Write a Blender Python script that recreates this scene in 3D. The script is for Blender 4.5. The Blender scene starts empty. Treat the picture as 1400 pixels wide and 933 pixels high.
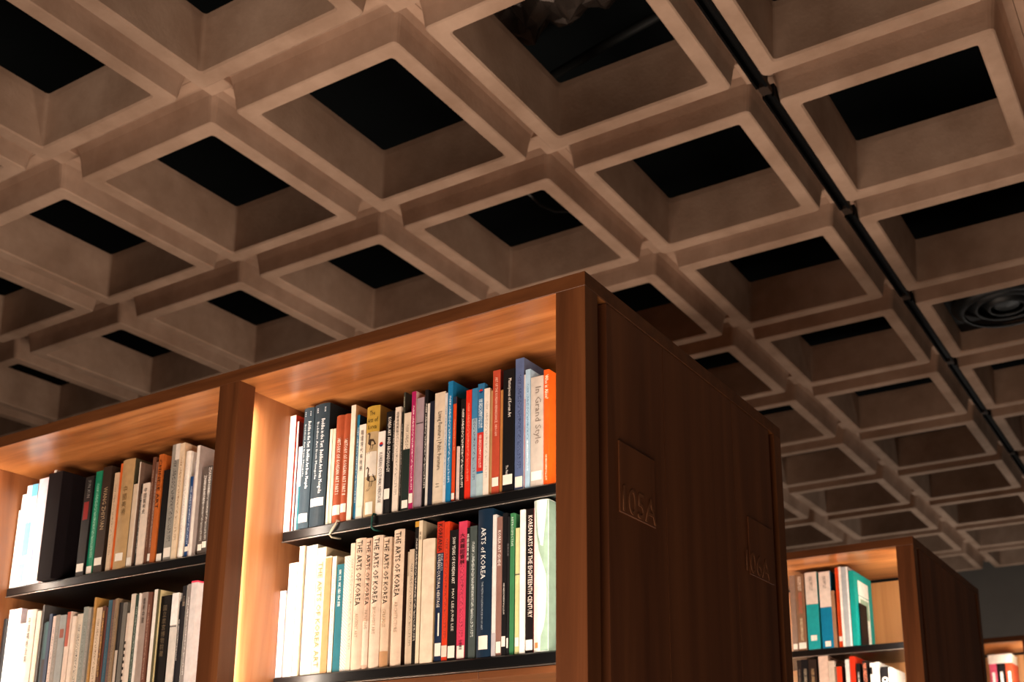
import bpy, math, random
from math import sin, cos, pi, radians
from mathutils import Matrix, Vector

# ------------------------------------------------------------------ camera, light, exposure
scene = bpy.context.scene
COL = scene.collection
CAM_Z = 1.25
cam_data = bpy.data.cameras.new('camera')
cam = bpy.data.objects.new('camera', cam_data); COL.objects.link(cam)
scene.camera = cam
YAW, PITCH, ROLL = -0.51963, 0.26266, -0.00953
fwd = Vector((sin(YAW)*cos(PITCH), cos(YAW)*cos(PITCH), sin(PITCH)))
rgt = fwd.cross(Vector((0, 0, 1))).normalized(); upv = rgt.cross(fwd)
r2 = rgt*cos(ROLL) + upv*sin(ROLL); u2 = upv*cos(ROLL) - rgt*sin(ROLL)
m = Matrix((r2, u2, -fwd)).transposed().to_4x4(); m.translation = Vector((0, 0, CAM_Z))
cam.matrix_world = m
cam_data.sensor_width = 36.0
cam_data.lens = 1534.78/1400*36.0
cam_data.shift_x = -113.35/1400
cam_data.shift_y = 250.94/1400
cam_data.clip_start = .05; cam_data.clip_end = 60
cam_data.dof.use_dof = True
cam_data.dof.focus_distance = 2.35
cam_data.dof.aperture_fstop = 5.0

world = bpy.data.worlds.new('world'); scene.world = world; world.use_nodes = True
world.node_tree.nodes['Background'].inputs[0].default_value = (.5, .6, .7, 1)
world.node_tree.nodes['Background'].inputs[1].default_value = .0
scene.view_settings.view_transform = 'Standard'; scene.view_settings.look = 'None'
scene.view_settings.exposure = 0.0; scene.view_settings.gamma = 1.0
scene.view_settings.use_curve_mapping = False

def area(name, loc, rot, sx, sy, power, col):
    l = bpy.data.lights.new(name, 'AREA'); l.shape = 'RECTANGLE'; l.size = sx; l.size_y = sy
    l.energy = power; l.color = col
    o = bpy.data.objects.new(name, l); COL.objects.link(o); o.location = loc; o.rotation_euler = rot
    return o
WARM = (1.0, .78, .62)
# added fill lights without any fixture, low between and in front of the cases, throwing their light upwards
area('aisle_fill', (-2.0, 3.2, .5), (pi, 0, 0), 2.0, .5, 55, WARM)
area('hall_fill', (-1.25, .15, .3), (pi, 0, 0), 2.4, 1.4, 122, WARM)
area('back_aisle_fill', (-1.8, 5.7, .5), (pi, 0, 0), 1.6, .5, 16, WARM)
area('back_wall_fill', (-1.5, 9.6, .5), (pi, 0, 0), 3.0, .6, 40, (1.0, .9, .8))
area('side_fill', (.5, 3.6, .3), (pi, 0, 0), .8, 2.4, 10, WARM)

# ------------------------------------------------------------------ materials
def lin(h):
    if not isinstance(h, str): return (*h, 1)
    c = [int(h[i:i+2], 16)/255 for i in (0, 2, 4)]
    return (*[x/12.92 if x <= .04045 else ((x+.055)/1.055)**2.4 for x in c], 1)
MATS = {}
def base_mat(name):
    m = bpy.data.materials.new(name); m.use_nodes = True
    return m, m.node_tree, m.node_tree.nodes['Principled BSDF']
def plain(col, rough=.55, metal=0.0, var=.12, name='coated_paper', scale=60):
    k = ('plain', col, rough, metal, var)
    if k in MATS: return MATS[k]
    m, t, b = base_mat(name)
    b.inputs['Roughness'].default_value = rough; b.inputs['Metallic'].default_value = metal; b.inputs['Specular IOR Level'].default_value = .5 if rough < .45 else .14
    c = lin(col)
    n = t.nodes.new('ShaderNodeTexNoise'); n.inputs['Scale'].default_value = scale; n.inputs['Detail'].default_value = 4
    g = t.nodes.new('ShaderNodeTexCoord'); t.links.new(g.outputs['Object'], n.inputs['Vector'])
    r = t.nodes.new('ShaderNodeValToRGB'); r.color_ramp.elements[0].position = .3; r.color_ramp.elements[1].position = .7
    r.color_ramp.elements[0].color = (*[x*(1-var) for x in c[:3]], 1); r.color_ramp.elements[1].color = (*[min(1, x*(1+var*.5)) for x in c[:3]], 1)
    t.links.new(n.outputs['Fac'], r.inputs['Fac']); t.links.new(r.outputs['Color'], b.inputs['Base Color'])
    MATS[k] = m; return m
def print_mat(bg, fg):
    """small printed lines too fine to read, running down a spine"""
    k = ('print', bg, fg)
    if k in MATS: return MATS[k]
    m, t, b = base_mat('printed_lines'); b.inputs['Roughness'].default_value = .5
    g = t.nodes.new('ShaderNodeTexCoord'); mp = t.nodes.new('ShaderNodeMapping')
    t.links.new(g.outputs['Generated'], mp.inputs['Vector'])
    mp.inputs['Scale'].default_value = (3.0, 1, 60)
    n = t.nodes.new('ShaderNodeTexNoise'); n.inputs['Scale'].default_value = 1.3; n.inputs['Detail'].default_value = 1
    t.links.new(mp.outputs[0], n.inputs['Vector'])
    r = t.nodes.new('ShaderNodeValToRGB'); r.color_ramp.interpolation = 'CONSTANT'
    r.color_ramp.elements[0].color = lin(bg); r.color_ramp.elements[1].position = .54; r.color_ramp.elements[1].color = lin(fg)
    t.links.new(n.outputs['Fac'], r.inputs['Fac']); t.links.new(r.outputs['Color'], b.inputs['Base Color'])
    MATS[k] = m; return m
def wave_mat(bg, fg):
    m, t, b = base_mat('wavy_print'); b.inputs['Roughness'].default_value = .5
    g = t.nodes.new('ShaderNodeTexCoord'); w = t.nodes.new('ShaderNodeTexWave'); w.bands_direction = 'DIAGONAL'
    w.inputs['Scale'].default_value = 90; w.inputs['Distortion'].default_value = 3
    t.links.new(g.outputs['Object'], w.inputs['Vector'])
    r = t.nodes.new('ShaderNodeValToRGB'); r.color_ramp.elements[0].color = lin(fg); r.color_ramp.elements[1].color = lin(bg)
    r.color_ramp.elements[0].position = .1; r.color_ramp.elements[1].position = .4
    t.links.new(w.outputs['Fac'], r.inputs['Fac']); t.links.new(r.outputs['Color'], b.inputs['Base Color'])
    return m
def wood(name, scale, dark, mid, light, rough=.36):
    m, t, b = base_mat(name)
    g = t.nodes.new('ShaderNodeTexCoord'); mp = t.nodes.new('ShaderNodeMapping'); mp.inputs['Scale'].default_value = scale
    t.links.new(g.outputs['Object'], mp.inputs['Vector'])
    oi = t.nodes.new('ShaderNodeObjectInfo'); mu = t.nodes.new('ShaderNodeMath'); mu.operation = 'MULTIPLY'; mu.inputs[1].default_value = 37
    t.links.new(oi.outputs['Random'], mu.inputs[0])
    cb = t.nodes.new('ShaderNodeCombineXYZ')
    for i in range(3): t.links.new(mu.outputs[0], cb.inputs[i])
    t.links.new(cb.outputs[0], mp.inputs['Location'])
    n = t.nodes.new('ShaderNodeTexNoise'); n.inputs['Scale'].default_value = 1; n.inputs['Detail'].default_value = 6; n.inputs['Roughness'].default_value = .6; n.inputs['Distortion'].default_value = .6
    t.links.new(mp.outputs[0], n.inputs['Vector'])
    r = t.nodes.new('ShaderNodeValToRGB'); e = r.color_ramp.elements
    e[0].position = .28; e[0].color = (*dark, 1); e[1].position = .75; e[1].color = (*light, 1)
    x = e.new(.5); x.color = (*mid, 1)
    t.links.new(n.outputs['Fac'], r.inputs['Fac']); t.links.new(r.outputs['Color'], b.inputs['Base Color'])
    b.inputs['Roughness'].default_value = rough
    bp = t.nodes.new('ShaderNodeBump'); bp.inputs['Strength'].default_value = .06; bp.inputs['Distance'].default_value = .002
    t.links.new(n.outputs['Fac'], bp.inputs['Height']); t.links.new(bp.outputs['Normal'], b.inputs['Normal'])
    return m
D_, M_, L_ = (.15, .048, .015), (.29, .105, .036), (.43, .185, .075)
WOOD_V = wood('walnut_upright', (15, 15, .8), D_, M_, L_)
WOOD_F = wood('walnut_post_shaded', (20, 20, .9), (.07, .023, .008), (.13, .042, .0138), (.20, .072, .024))  # same walnut darkened: dimness of the unlit front faces is in the colour
WOOD_E = wood('walnut_edge_shaded', (1.8, 26, 30), (.07, .022, .0065), (.12, .039, .0115), (.17, .06, .019), .4)  # walnut with the shade of edges, groove and low board in its colour
WOOD_X = wood('walnut_lengthwise', (1.8, 26, 30), D_, (.29, .103, .028), (.46, .19, .062), .3)
WOOD_Y = wood('walnut_crosswise', (26, 1.8, 30), D_, M_, L_)
WOOD_P = wood('walnut_veneer', (9, 9, .45), (.075, .023, .009), (.135, .044, .016), (.215, .075, .026), .42)
WOOD_B = wood('oak_back', (12, 12, .9), (.36, .15, .045), (.50, .23, .08), (.60, .30, .115), .45)
BLACK = plain('0b0b0c', .28, 0, .1, 'black_enamel')
BLACKM = plain('08090a', .5, 0, .1, 'black_matt')
HEM = plain('8f8a84', .32, .9, .1, 'hem_glint_metal')  # pale metal puts the highlight along the black shelf's hem into the colour
PAGES = plain('d9cdb6', .8, 0, .18, 'page_block', 200)
LABEL = plain('ece6da', .5, 0, .05, 'paper_label')
def concrete():
    m, t, b = base_mat('cast_concrete'); b.inputs['Roughness'].default_value = .85
    g = t.nodes.new('ShaderNodeTexCoord'); oi = t.nodes.new('ShaderNodeObjectInfo')
    ad = t.nodes.new('ShaderNodeVectorMath'); ad.operation = 'ADD'
    t.links.new(g.outputs['Object'], ad.inputs[0]); t.links.new(oi.outputs['Location'], ad.inputs[1])
    n1 = t.nodes.new('ShaderNodeTexNoise'); n1.inputs['Scale'].default_value = 3.2; n1.inputs['Detail'].default_value = 8; n1.inputs['Roughness'].default_value = .62
    n2 = t.nodes.new('ShaderNodeTexNoise'); n2.inputs['Scale'].default_value = 70; n2.inputs['Detail'].default_value = 3
    for n in (n1, n2): t.links.new(ad.outputs[0], n.inputs['Vector'])
    r = t.nodes.new('ShaderNodeValToRGB'); e = r.color_ramp.elements
    e[0].position = .3; e[0].color = (.32, .20, .132, 1); e[1].position = .70; e[1].color = (.55, .38, .278, 1)
    t.links.new(n1.outputs['Fac'], r.inputs['Fac']); t.links.new(r.outputs['Color'], b.inputs['Base Color'])
    bp = t.nodes.new('ShaderNodeBump'); bp.inputs['Strength'].default_value = .25; bp.inputs['Distance'].default_value = .003
    t.links.new(n2.outputs['Fac'], bp.inputs['Height']); t.links.new(bp.outputs['Normal'], b.inputs['Normal'])
    return m
CONC = concrete()
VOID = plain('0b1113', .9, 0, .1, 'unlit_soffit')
WALLM = plain('77726c', .9, 0, .06, 'painted_plaster', 4)
FLOORM = plain('4a3a30', .8, 0, .2, 'carpet', 90)
def glow(col, s):
    m, t, b = base_mat('led_diffuser'); b.inputs['Emission Color'].default_value = (*col, 1); b.inputs['Emission Strength'].default_value = s
    return m

# ------------------------------------------------------------------ mesh helpers
def link(o, parent=None):
    COL.objects.link(o)
    if parent is not None: o.parent = parent
    return o
def mesh_obj(name, verts, faces, mat, parent=None, loc=None, mi=None, smooth=False):
    me = bpy.data.meshes.new(name); me.from_pydata(verts, [], faces)
    for x in (mat if isinstance(mat, (list, tuple)) else [mat]): me.materials.append(x)
    if mi:
        for p, k in zip(me.polygons, mi): p.material_index = k
    if smooth:
        for p in me.polygons: p.use_smooth = True
    me.update()
    o = bpy.data.objects.new(name, me)
    if loc is not None: o.location = loc
    return link(o, parent)
def box_vf(x0, x1, y0, y1, z0, z1, bev=0.0):
    """box with its edges eased by bev"""
    if bev <= 0:
        v = [(x, y, z) for x in (x0, x1) for y in (y0, y1) for z in (z0, z1)]
        return v, [(0, 1, 3, 2), (4, 6, 7, 5), (0, 4, 5, 1), (2, 3, 7, 6), (0, 2, 6, 4), (1, 5, 7, 3)]
    b = min(bev, (x1-x0)*.45, (y1-y0)*.45, (z1-z0)*.45)
    v, idx = [], {}
    for sx in (0, 1):
        for sy in (0, 1):
            for sz in (0, 1):
                c = (x1 if sx else x0, y1 if sy else y0, z1 if sz else z0); d = (1-2*sx, 1-2*sy, 1-2*sz)
                for a in range(3):
                    idx[(sx, sy, sz, a)] = len(v)
                    v.append(tuple(c[k] + (0 if k == a else d[k]*b) for k in range(3)))
    f = []
    for a in range(3):
        o1, o2 = [k for k in range(3) if k != a]
        for s in (0, 1):
            q = []
            for p, r in ((0, 0), (1, 0), (1, 1), (0, 1)):
                k = [0, 0, 0]; k[a] = s; k[o1] = p; k[o2] = r; q.append(idx[(*k, a)])
            f.append(tuple(q))
    for a in range(3):
        o1, o2 = [k for k in range(3) if k != a]
        for p in (0, 1):
            for r in (0, 1):
                k0 = [0, 0, 0]; k1 = [0, 0, 0]; k0[o1] = k1[o1] = p; k0[o2] = k1[o2] = r; k1[a] = 1
                f.append((idx[(*k0, o1)], idx[(*k1, o1)], idx[(*k1, o2)], idx[(*k0, o2)]))
    for sx in (0, 1):
        for sy in (0, 1):
            for sz in (0, 1): f.append(tuple(idx[(sx, sy, sz, a)] for a in range(3)))
    return v, f
def fix(o):
    import bmesh
    b = bmesh.new(); b.from_mesh(o.data); bmesh.ops.recalc_face_normals(b, faces=b.faces); b.to_mesh(o.data); b.free()
    return o
def box(name, x0, x1, y0, y1, z0, z1, mat, parent=None, bev=.0015):
    v, f = box_vf(x0, x1, y0, y1, z0, z1, bev)
    return fix(mesh_obj(name, v, f, mat, parent))
def tube(name, pts, r, mat, parent=None, seg=8, loc=None):
    P = [Vector(p) for p in pts]; v, f = [], []
    for i, p in enumerate(P):
        d = (P[min(i+1, len(P)-1)] - P[max(i-1, 0)]).normalized()
        a = d.cross(Vector((0, 0, 1)) if abs(d.z) < .9 else Vector((1, 0, 0))).normalized(); b = d.cross(a)
        for k in range(seg): v.append(tuple(p + (a*cos(2*pi*k/seg) + b*sin(2*pi*k/seg))*r))
    for i in range(len(P)-1):
        for k in range(seg): f.append((i*seg+k, i*seg+(k+1) % seg, (i+1)*seg+(k+1) % seg, (i+1)*seg+k))
    f.append(tuple(range(seg))); f.append(tuple((len(P)-1)*seg+k for k in range(seg)))
    return fix(mesh_obj(name, v, f, mat, parent, loc, smooth=True))
def thing(name, label, cat, loc=(0, 0, 0), group=None):
    o = bpy.data.objects.new(name, None); o.location = loc; o.empty_display_size = .05; link(o); tag(o, label, cat, group); return o
def tag(o, label, cat, group=None):
    o['label'] = label; o['category'] = cat
    if group: o['group'] = group
    return o
def structure(o): o['kind'] = 'structure'; return o

# ------------------------------------------------------------------ room shell
CEIL = 2.4 + CAM_Z
BACK = 11.5
structure(box('floor', -9, 4, -4, BACK, -.1, 0, FLOORM, bev=0))
structure(box('wall_back', -9.1, 4.1, BACK, BACK+.15, 0, CEIL+1.0, WALLM, bev=0))
structure(box('wall_left', -9.15, -9, -4, BACK, 0, CEIL+1.0, WALLM, bev=0))
structure(box('wall_right', 4, 4.15, -4, BACK, 0, CEIL+1.0, WALLM, bev=0))
structure(box('wall_front', -9.1, 4.1, -4.15, -4, 0, CEIL+1.0, WALLM, bev=0))
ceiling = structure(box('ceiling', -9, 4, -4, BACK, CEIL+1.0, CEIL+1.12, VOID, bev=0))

# ------------------------------------------------------------------ coffered ceiling: precast concrete frames
PX, PY = .34346*2.4, .34346*2.4*1.09625
OX, OY = -.99723*2.4, 1.12543*2.4
HX, HY = .123*2.4, .123*2.4*1.08553
def coffer_mesh():
    prof = [(-.012, .215, .012), (-.012, .19, .012), (.000, .006, .012), (.006, 0, .014), (.056, 0, .016), (.061, .004, .018), (.065, .03, .02), (.070, .065, .022), (.077, .10, .024), (.088, .125, .024), (None, .135, .004), (None, .17, .004)]
    v, f = [], []; S = 4
    for off, z, rad in prof:
        hx = HX + off if off is not None else PX/2 - .001
        hy = HY + off if off is not None else PY/2 - .001
        for cx, cy, a0 in ((1, 1, 0), (-1, 1, 90), (-1, -1, 180), (1, -1, 270)):
            for s in range(S):
                a = radians(a0 + 90*s/(S-1))
                v.append((cx*(hx-rad) + rad*cos(a), cy*(hy-rad) + rad*sin(a), z))
    n = 4*S
    for i in range(len(prof)-1):
        for k in range(n): f.append((i*n+k, i*n+(k+1) % n, (i+1)*n+(k+1) % n, (i+1)*n+k))
    f += [((len(prof)-1)*n+k, (len(prof)-1)*n+(k+1) % n, (k+1) % n, k) for k in range(n)]
    return v, f
cv, cf = coffer_mesh()
coffer0 = None
pad0 = None
for j in range(-3, 11):
    for i in range(-7, 5):
        x, y = OX + i*PX, OY + j*PY
        if y + PY/2 > BACK: continue
        if i > 1 and j < -1 or x/max(y, .2) > .45 or y < 1.2 and x > -.3 or x < -2.3*max(y, .5)-1.3: continue
        if coffer0 is None:
            coffer0 = fix(mesh_obj('coffer', cv, cf, CONC, ceiling)); o = coffer0
        else:
            o = coffer0.copy(); link(o, ceiling)
        o.location = (x, y, CEIL)
        if pad0 is None:
            b, c = box_vf(-.052, .052, -.060, .060, .095, .165, .003)
            pad0 = fix(mesh_obj('joint_block', b, c, CONC, ceiling)); p = pad0
        else:
            p = pad0.copy(); link(p, ceiling)
        p.location = (x + PX/2, y + PY/2, CEIL)

# black track in the joint between two columns of coffers
track = thing('lighting_track', 'long black track running in the joint between two columns of ceiling coffers', 'track', (-1.130, 2.0, CEIL))
for k in range(9):
    y0 = OY + (k-1.5)*PY - 2.0 + .05; y1 = y0 + PY - .06
    v, f = [], []
    prof = [(-.022, .06), (-.022, .012), (-.012, .008), (-.010, .03), (.010, .03), (.012, .008), (.022, .012), (.022, .06)]
    for y in (y0, y1): v += [(a, y, b) for a, b in prof]
    n = len(prof); f = [(q, (q+1) % n, n+(q+1) % n, n+q) for q in range(n)] + [tuple(range(n)), tuple(range(n, 2*n))]
    fix(mesh_obj('track_section', v, f, BLACKM, track))
    box('track_joint', -.018, .018, y1+.002, y1+.05, .014, .038, plain('3a2f28', .6), track)

# round air diffuser in one coffer
dx, dy = OX + 2*PX, OY + 3*PY
dif = thing('air_diffuser', 'round black air diffuser with stepped rings set in a ceiling coffer', 'vent', (dx, dy, CEIL+.03))
def ring(name, r0, r1, z0, z1, mat, parent):
    n = 48; v, f = [], []
    prof = [(r0, z0), (r0+.012, z0-.004), (r1, z1), (r1, z1+.006), (r0, z0+.008)]
    for k in range(n):
        a = 2*pi*k/n
        v += [(r*cos(a), r*sin(a), z) for r, z in prof]
    p = len(prof)
    for k in range(n):
        for q in range(p): f.append((k*p+q, k*p+(q+1) % p, ((k+1) % n)*p+(q+1) % p, ((k+1) % n)*p+q))
    return fix(mesh_obj(name, v, f, mat, parent, smooth=True))
SAT = plain('17191a', .38, .3, .1, 'satin_black')
ring('outer_ring', .20, .262, .012, .045, SAT, dif)
ring('middle_ring', .135, .20, .022, .07, SAT, dif)
ring('inner_ring', .075, .13, .018, .07, SAT, dif)
v = [(0, 0, .02)] + [(.06*cos(2*pi*k/24), .06*sin(2*pi*k/24), .03) for k in range(24)]
mesh_obj('centre_disc', v, [(0, 1+(k+1) % 24, 1+k) for k in range(24)], SAT, dif)
box('backing_plate', -HX+.012, HX-.012, -HY+.012, HY-.012, .075, .085, BLACKM, dif)

# things up in the void
rng = random.Random(5)
v, f = [], []
for a in range(15):
    for b in range(9):
        w = sin(a*1.7+b*.9)*.03 + rng.uniform(-.03, .03)
        v.append((-.32 + a*.045, -.12 + b*.03 + rng.uniform(-.012, .012), .10*sin(b/8*pi)*-1 + w))
for a in range(14):
    for b in range(8): f.append((a*9+b, a*9+b+1, (a+1)*9+b+1, (a+1)*9+b))
foil = mesh_obj('foil_lagging', v, f, plain('6a5f58', .3, .5, .2, 'crumpled_foil', 30), None, (-1.84, 3.0, CEIL+.60))
sol = foil.modifiers.new('thickness', 'SOLIDIFY'); sol.thickness = .006
tag(foil, 'crumpled foil lagging hanging in the dark void above an open coffer', 'insulation')
pl = tube('conduit_pipe', [(-2.4, 3.55, CEIL+.7), (-1.9, 3.45, CEIL+.7), (-1.3, 3.35, CEIL+.7)], .02, plain('1e2020', .5), None, 10)
tag(pl, 'thin grey conduit pipe crossing the dark void above an open coffer', 'pipe')
cb = tube('looped_cable', [(-2.62, 3.90, CEIL+.55), (-2.61, 3.95, CEIL+.50), (-2.59, 4.03, CEIL+.47), (-2.55, 4.10, CEIL+.46), (-2.48, 4.16, CEIL+.47), (-2.40, 4.2, CEIL+.55)], .006, plain('6a6a68', .5), None, 6)
tag(cb, 'thin grey cable looping down in the dark void of a coffer', 'cable')

# ------------------------------------------------------------------ bookcases
LEDC = (1.0, .87, .72)
def bookcase(label, xr, y0, depth, bays, shelves, power, planks=(.33, .36, .31), low_board=None, rail=2.212):
    """double sided walnut case: xr = outer face of the end, bays = [(inner left, inner right)] from the end inwards"""
    ymid = y0 + depth/2; y1 = y0 + depth; top = 2.226; und = top - .028
    xl = bays[-1][0] - .04
    t = thing('bookcase', label, 'bookcase', (xr, y0, 0), 'walnut double-sided bookcases')
    def b(name, x0, x1, ya, yb, z0, z1, mat, bev=.0007, par=t):
        o = box(name, x0-xr, x1-xr, ya-y0, yb-y0, z0, z1, mat, None, bev); o.parent = par; return o
    tb = b('top_board', xl, xr-.003, y0+.003, y1-.003, und, top, WOOD_X, .0004)
    for args in ((xl, xr, y0, y0+.003), (xl, xr, y1-.003, y1), (xr-.003, xr, y0+.003, y1-.003)):
        b('shaded_edge', *args, und-.0002, top, WOOD_E, .0004, tb)  # thin dark strips added so the unlit board edges stay dim
    b('back_panel', xl+.02, xr-.03, ymid-.009, ymid+.009, .0, und, WOOD_B)
    PD = .0456
    posts = [(bays[0][1]-.021, xr)]
    for k, (a, c) in enumerate(bays):
        nxt = bays[k+1][1] + .021 - .042 if k+1 < len(bays) else None
        posts.append(((bays[k+1][1]-.021) if nxt is not None else a-.04, a+.021))
    for a, c in posts:
        b('upright', a, c, y0, y0+PD, 0, und, WOOD_F)
        b('upright', a, c, y1-PD, y1, 0, und, WOOD_F)
    for k, (a, c) in enumerate(bays):
        lw = a - (bays[k+1][1] if k+1 < len(bays) else a-.02)
        b('side_panel', a-lw+.0005, a, y0+PD, y1-PD, 0, und, WOOD_V, .0005)
    # end panel: three veneered boards between two shadow gaps
    ya, yb = y0+PD, y1-PD
    b('end_core', bays[0][1], xr-.034, ya, yb, 0, und, WOOD_E, .0005)
    yy = ya + .034; L = yb-ya-.068
    for s in planks:
        b('veneer_board', xr-.034, xr-.0015, yy+.0006, yy+L*s-.0006, 0, und-.002, WOOD_P, .0008); yy += L*s
    ysf = y0 + .1696
    for k, (a, c) in enumerate(bays):
        zs = shelves[k] if isinstance(shelves[0], (list, tuple)) else shelves
        for z in zs:
            s = b('shelf', a+.003, c-.003, ysf, ymid-.012, z-.024, z, BLACK, .003)
            h = b('shelf_hem_glint', a+.004, c-.004, ysf-.0012, ysf+.0035, z-.0262, z-.0235, HEM, .0008, s)  # bright line of light on the hem, made as a paler strip
        b('back_rail', a+.003, c-.003, ymid-.016, ymid-.0095, rail-.024, rail, BLACKM)
        b('kick_board', a, c, ysf, ymid-.012, 0, .08, WOOD_X)
        for x, ww in ((a+.0105, 1.0), (c-.0105, 1.0)):
            sg = 1 if x < (a+c)/2 else -1; xx = (a+.0045) if sg > 0 else (c-.0045)
            o = b('led_strip', xx-.004, xx+.004, y0+PD, y0+PD+.004, .3, und-.006, glow(LEDC, 3*ww), 0)
            l = area('led_light', (xx, y0+PD+.0085, (.9+und-.06)/2), (pi/2, 0, -sg*radians(34)), .007, und-.98, power*ww, LEDC)
            area('led_light', ((a+.0155) if sg > 0 else (c-.0155), y0+PD+.0085, (.9+und-.03)/2), (pi/2, 0, sg*radians(22)), .008, und-.95, power*ww*1.25, LEDC)
    if low_board:
        a, c = bays[0]
        b('reflection_board', a, (a+c)/2+.12, ysf+.006, ymid-.012, low_board-.014, low_board, WOOD_E)  # boards added in place of wood reflected in the shelf's underside
        b('reflection_board', (a+c)/2+.121, c, ysf+.006, ymid-.012, low_board-.014, low_board, WOOD_E)
    return t
SP = .324
Z1, Z1B = .646+CAM_Z, .318+CAM_Z
zl = [Z1, Z1B, Z1B-SP, Z1B-2*SP, Z1B-3*SP]
zl_left = [.629+CAM_Z, .305+CAM_Z, .305+CAM_Z-SP, .305+CAM_Z-2*SP, .305+CAM_Z-3*SP]
XE = -.9315
YF, DEP = 1.6, .983
BAYS = [(-1.8264, -.9728), (-2.83, -1.8464), (-3.70, -2.85)]
bookcase('large dark walnut bookcase with lit bays and signs 105A and 106A on its end', XE, YF, DEP, BAYS, [zl, zl_left, zl], 2.25, (.2855, .43, .2845), Z1B-.0265)
Y2 = 3.879
z2 = [.634+CAM_Z-k*SP for k in range(5)]
bookcase('second walnut bookcase behind the large one, turquoise books on its lit shelf', -.9315, Y2, 1.09, [(-1.8264, -.9728), (-2.69, -1.8464)], z2, 5.4)
Y3 = 6.37
bookcase('third walnut bookcase farthest back beside the grey wall', -.9315, Y3, 1.0, [(-1.8264, -.9728)], [.62+CAM_Z-k*SP for k in range(5)], 5)

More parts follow.
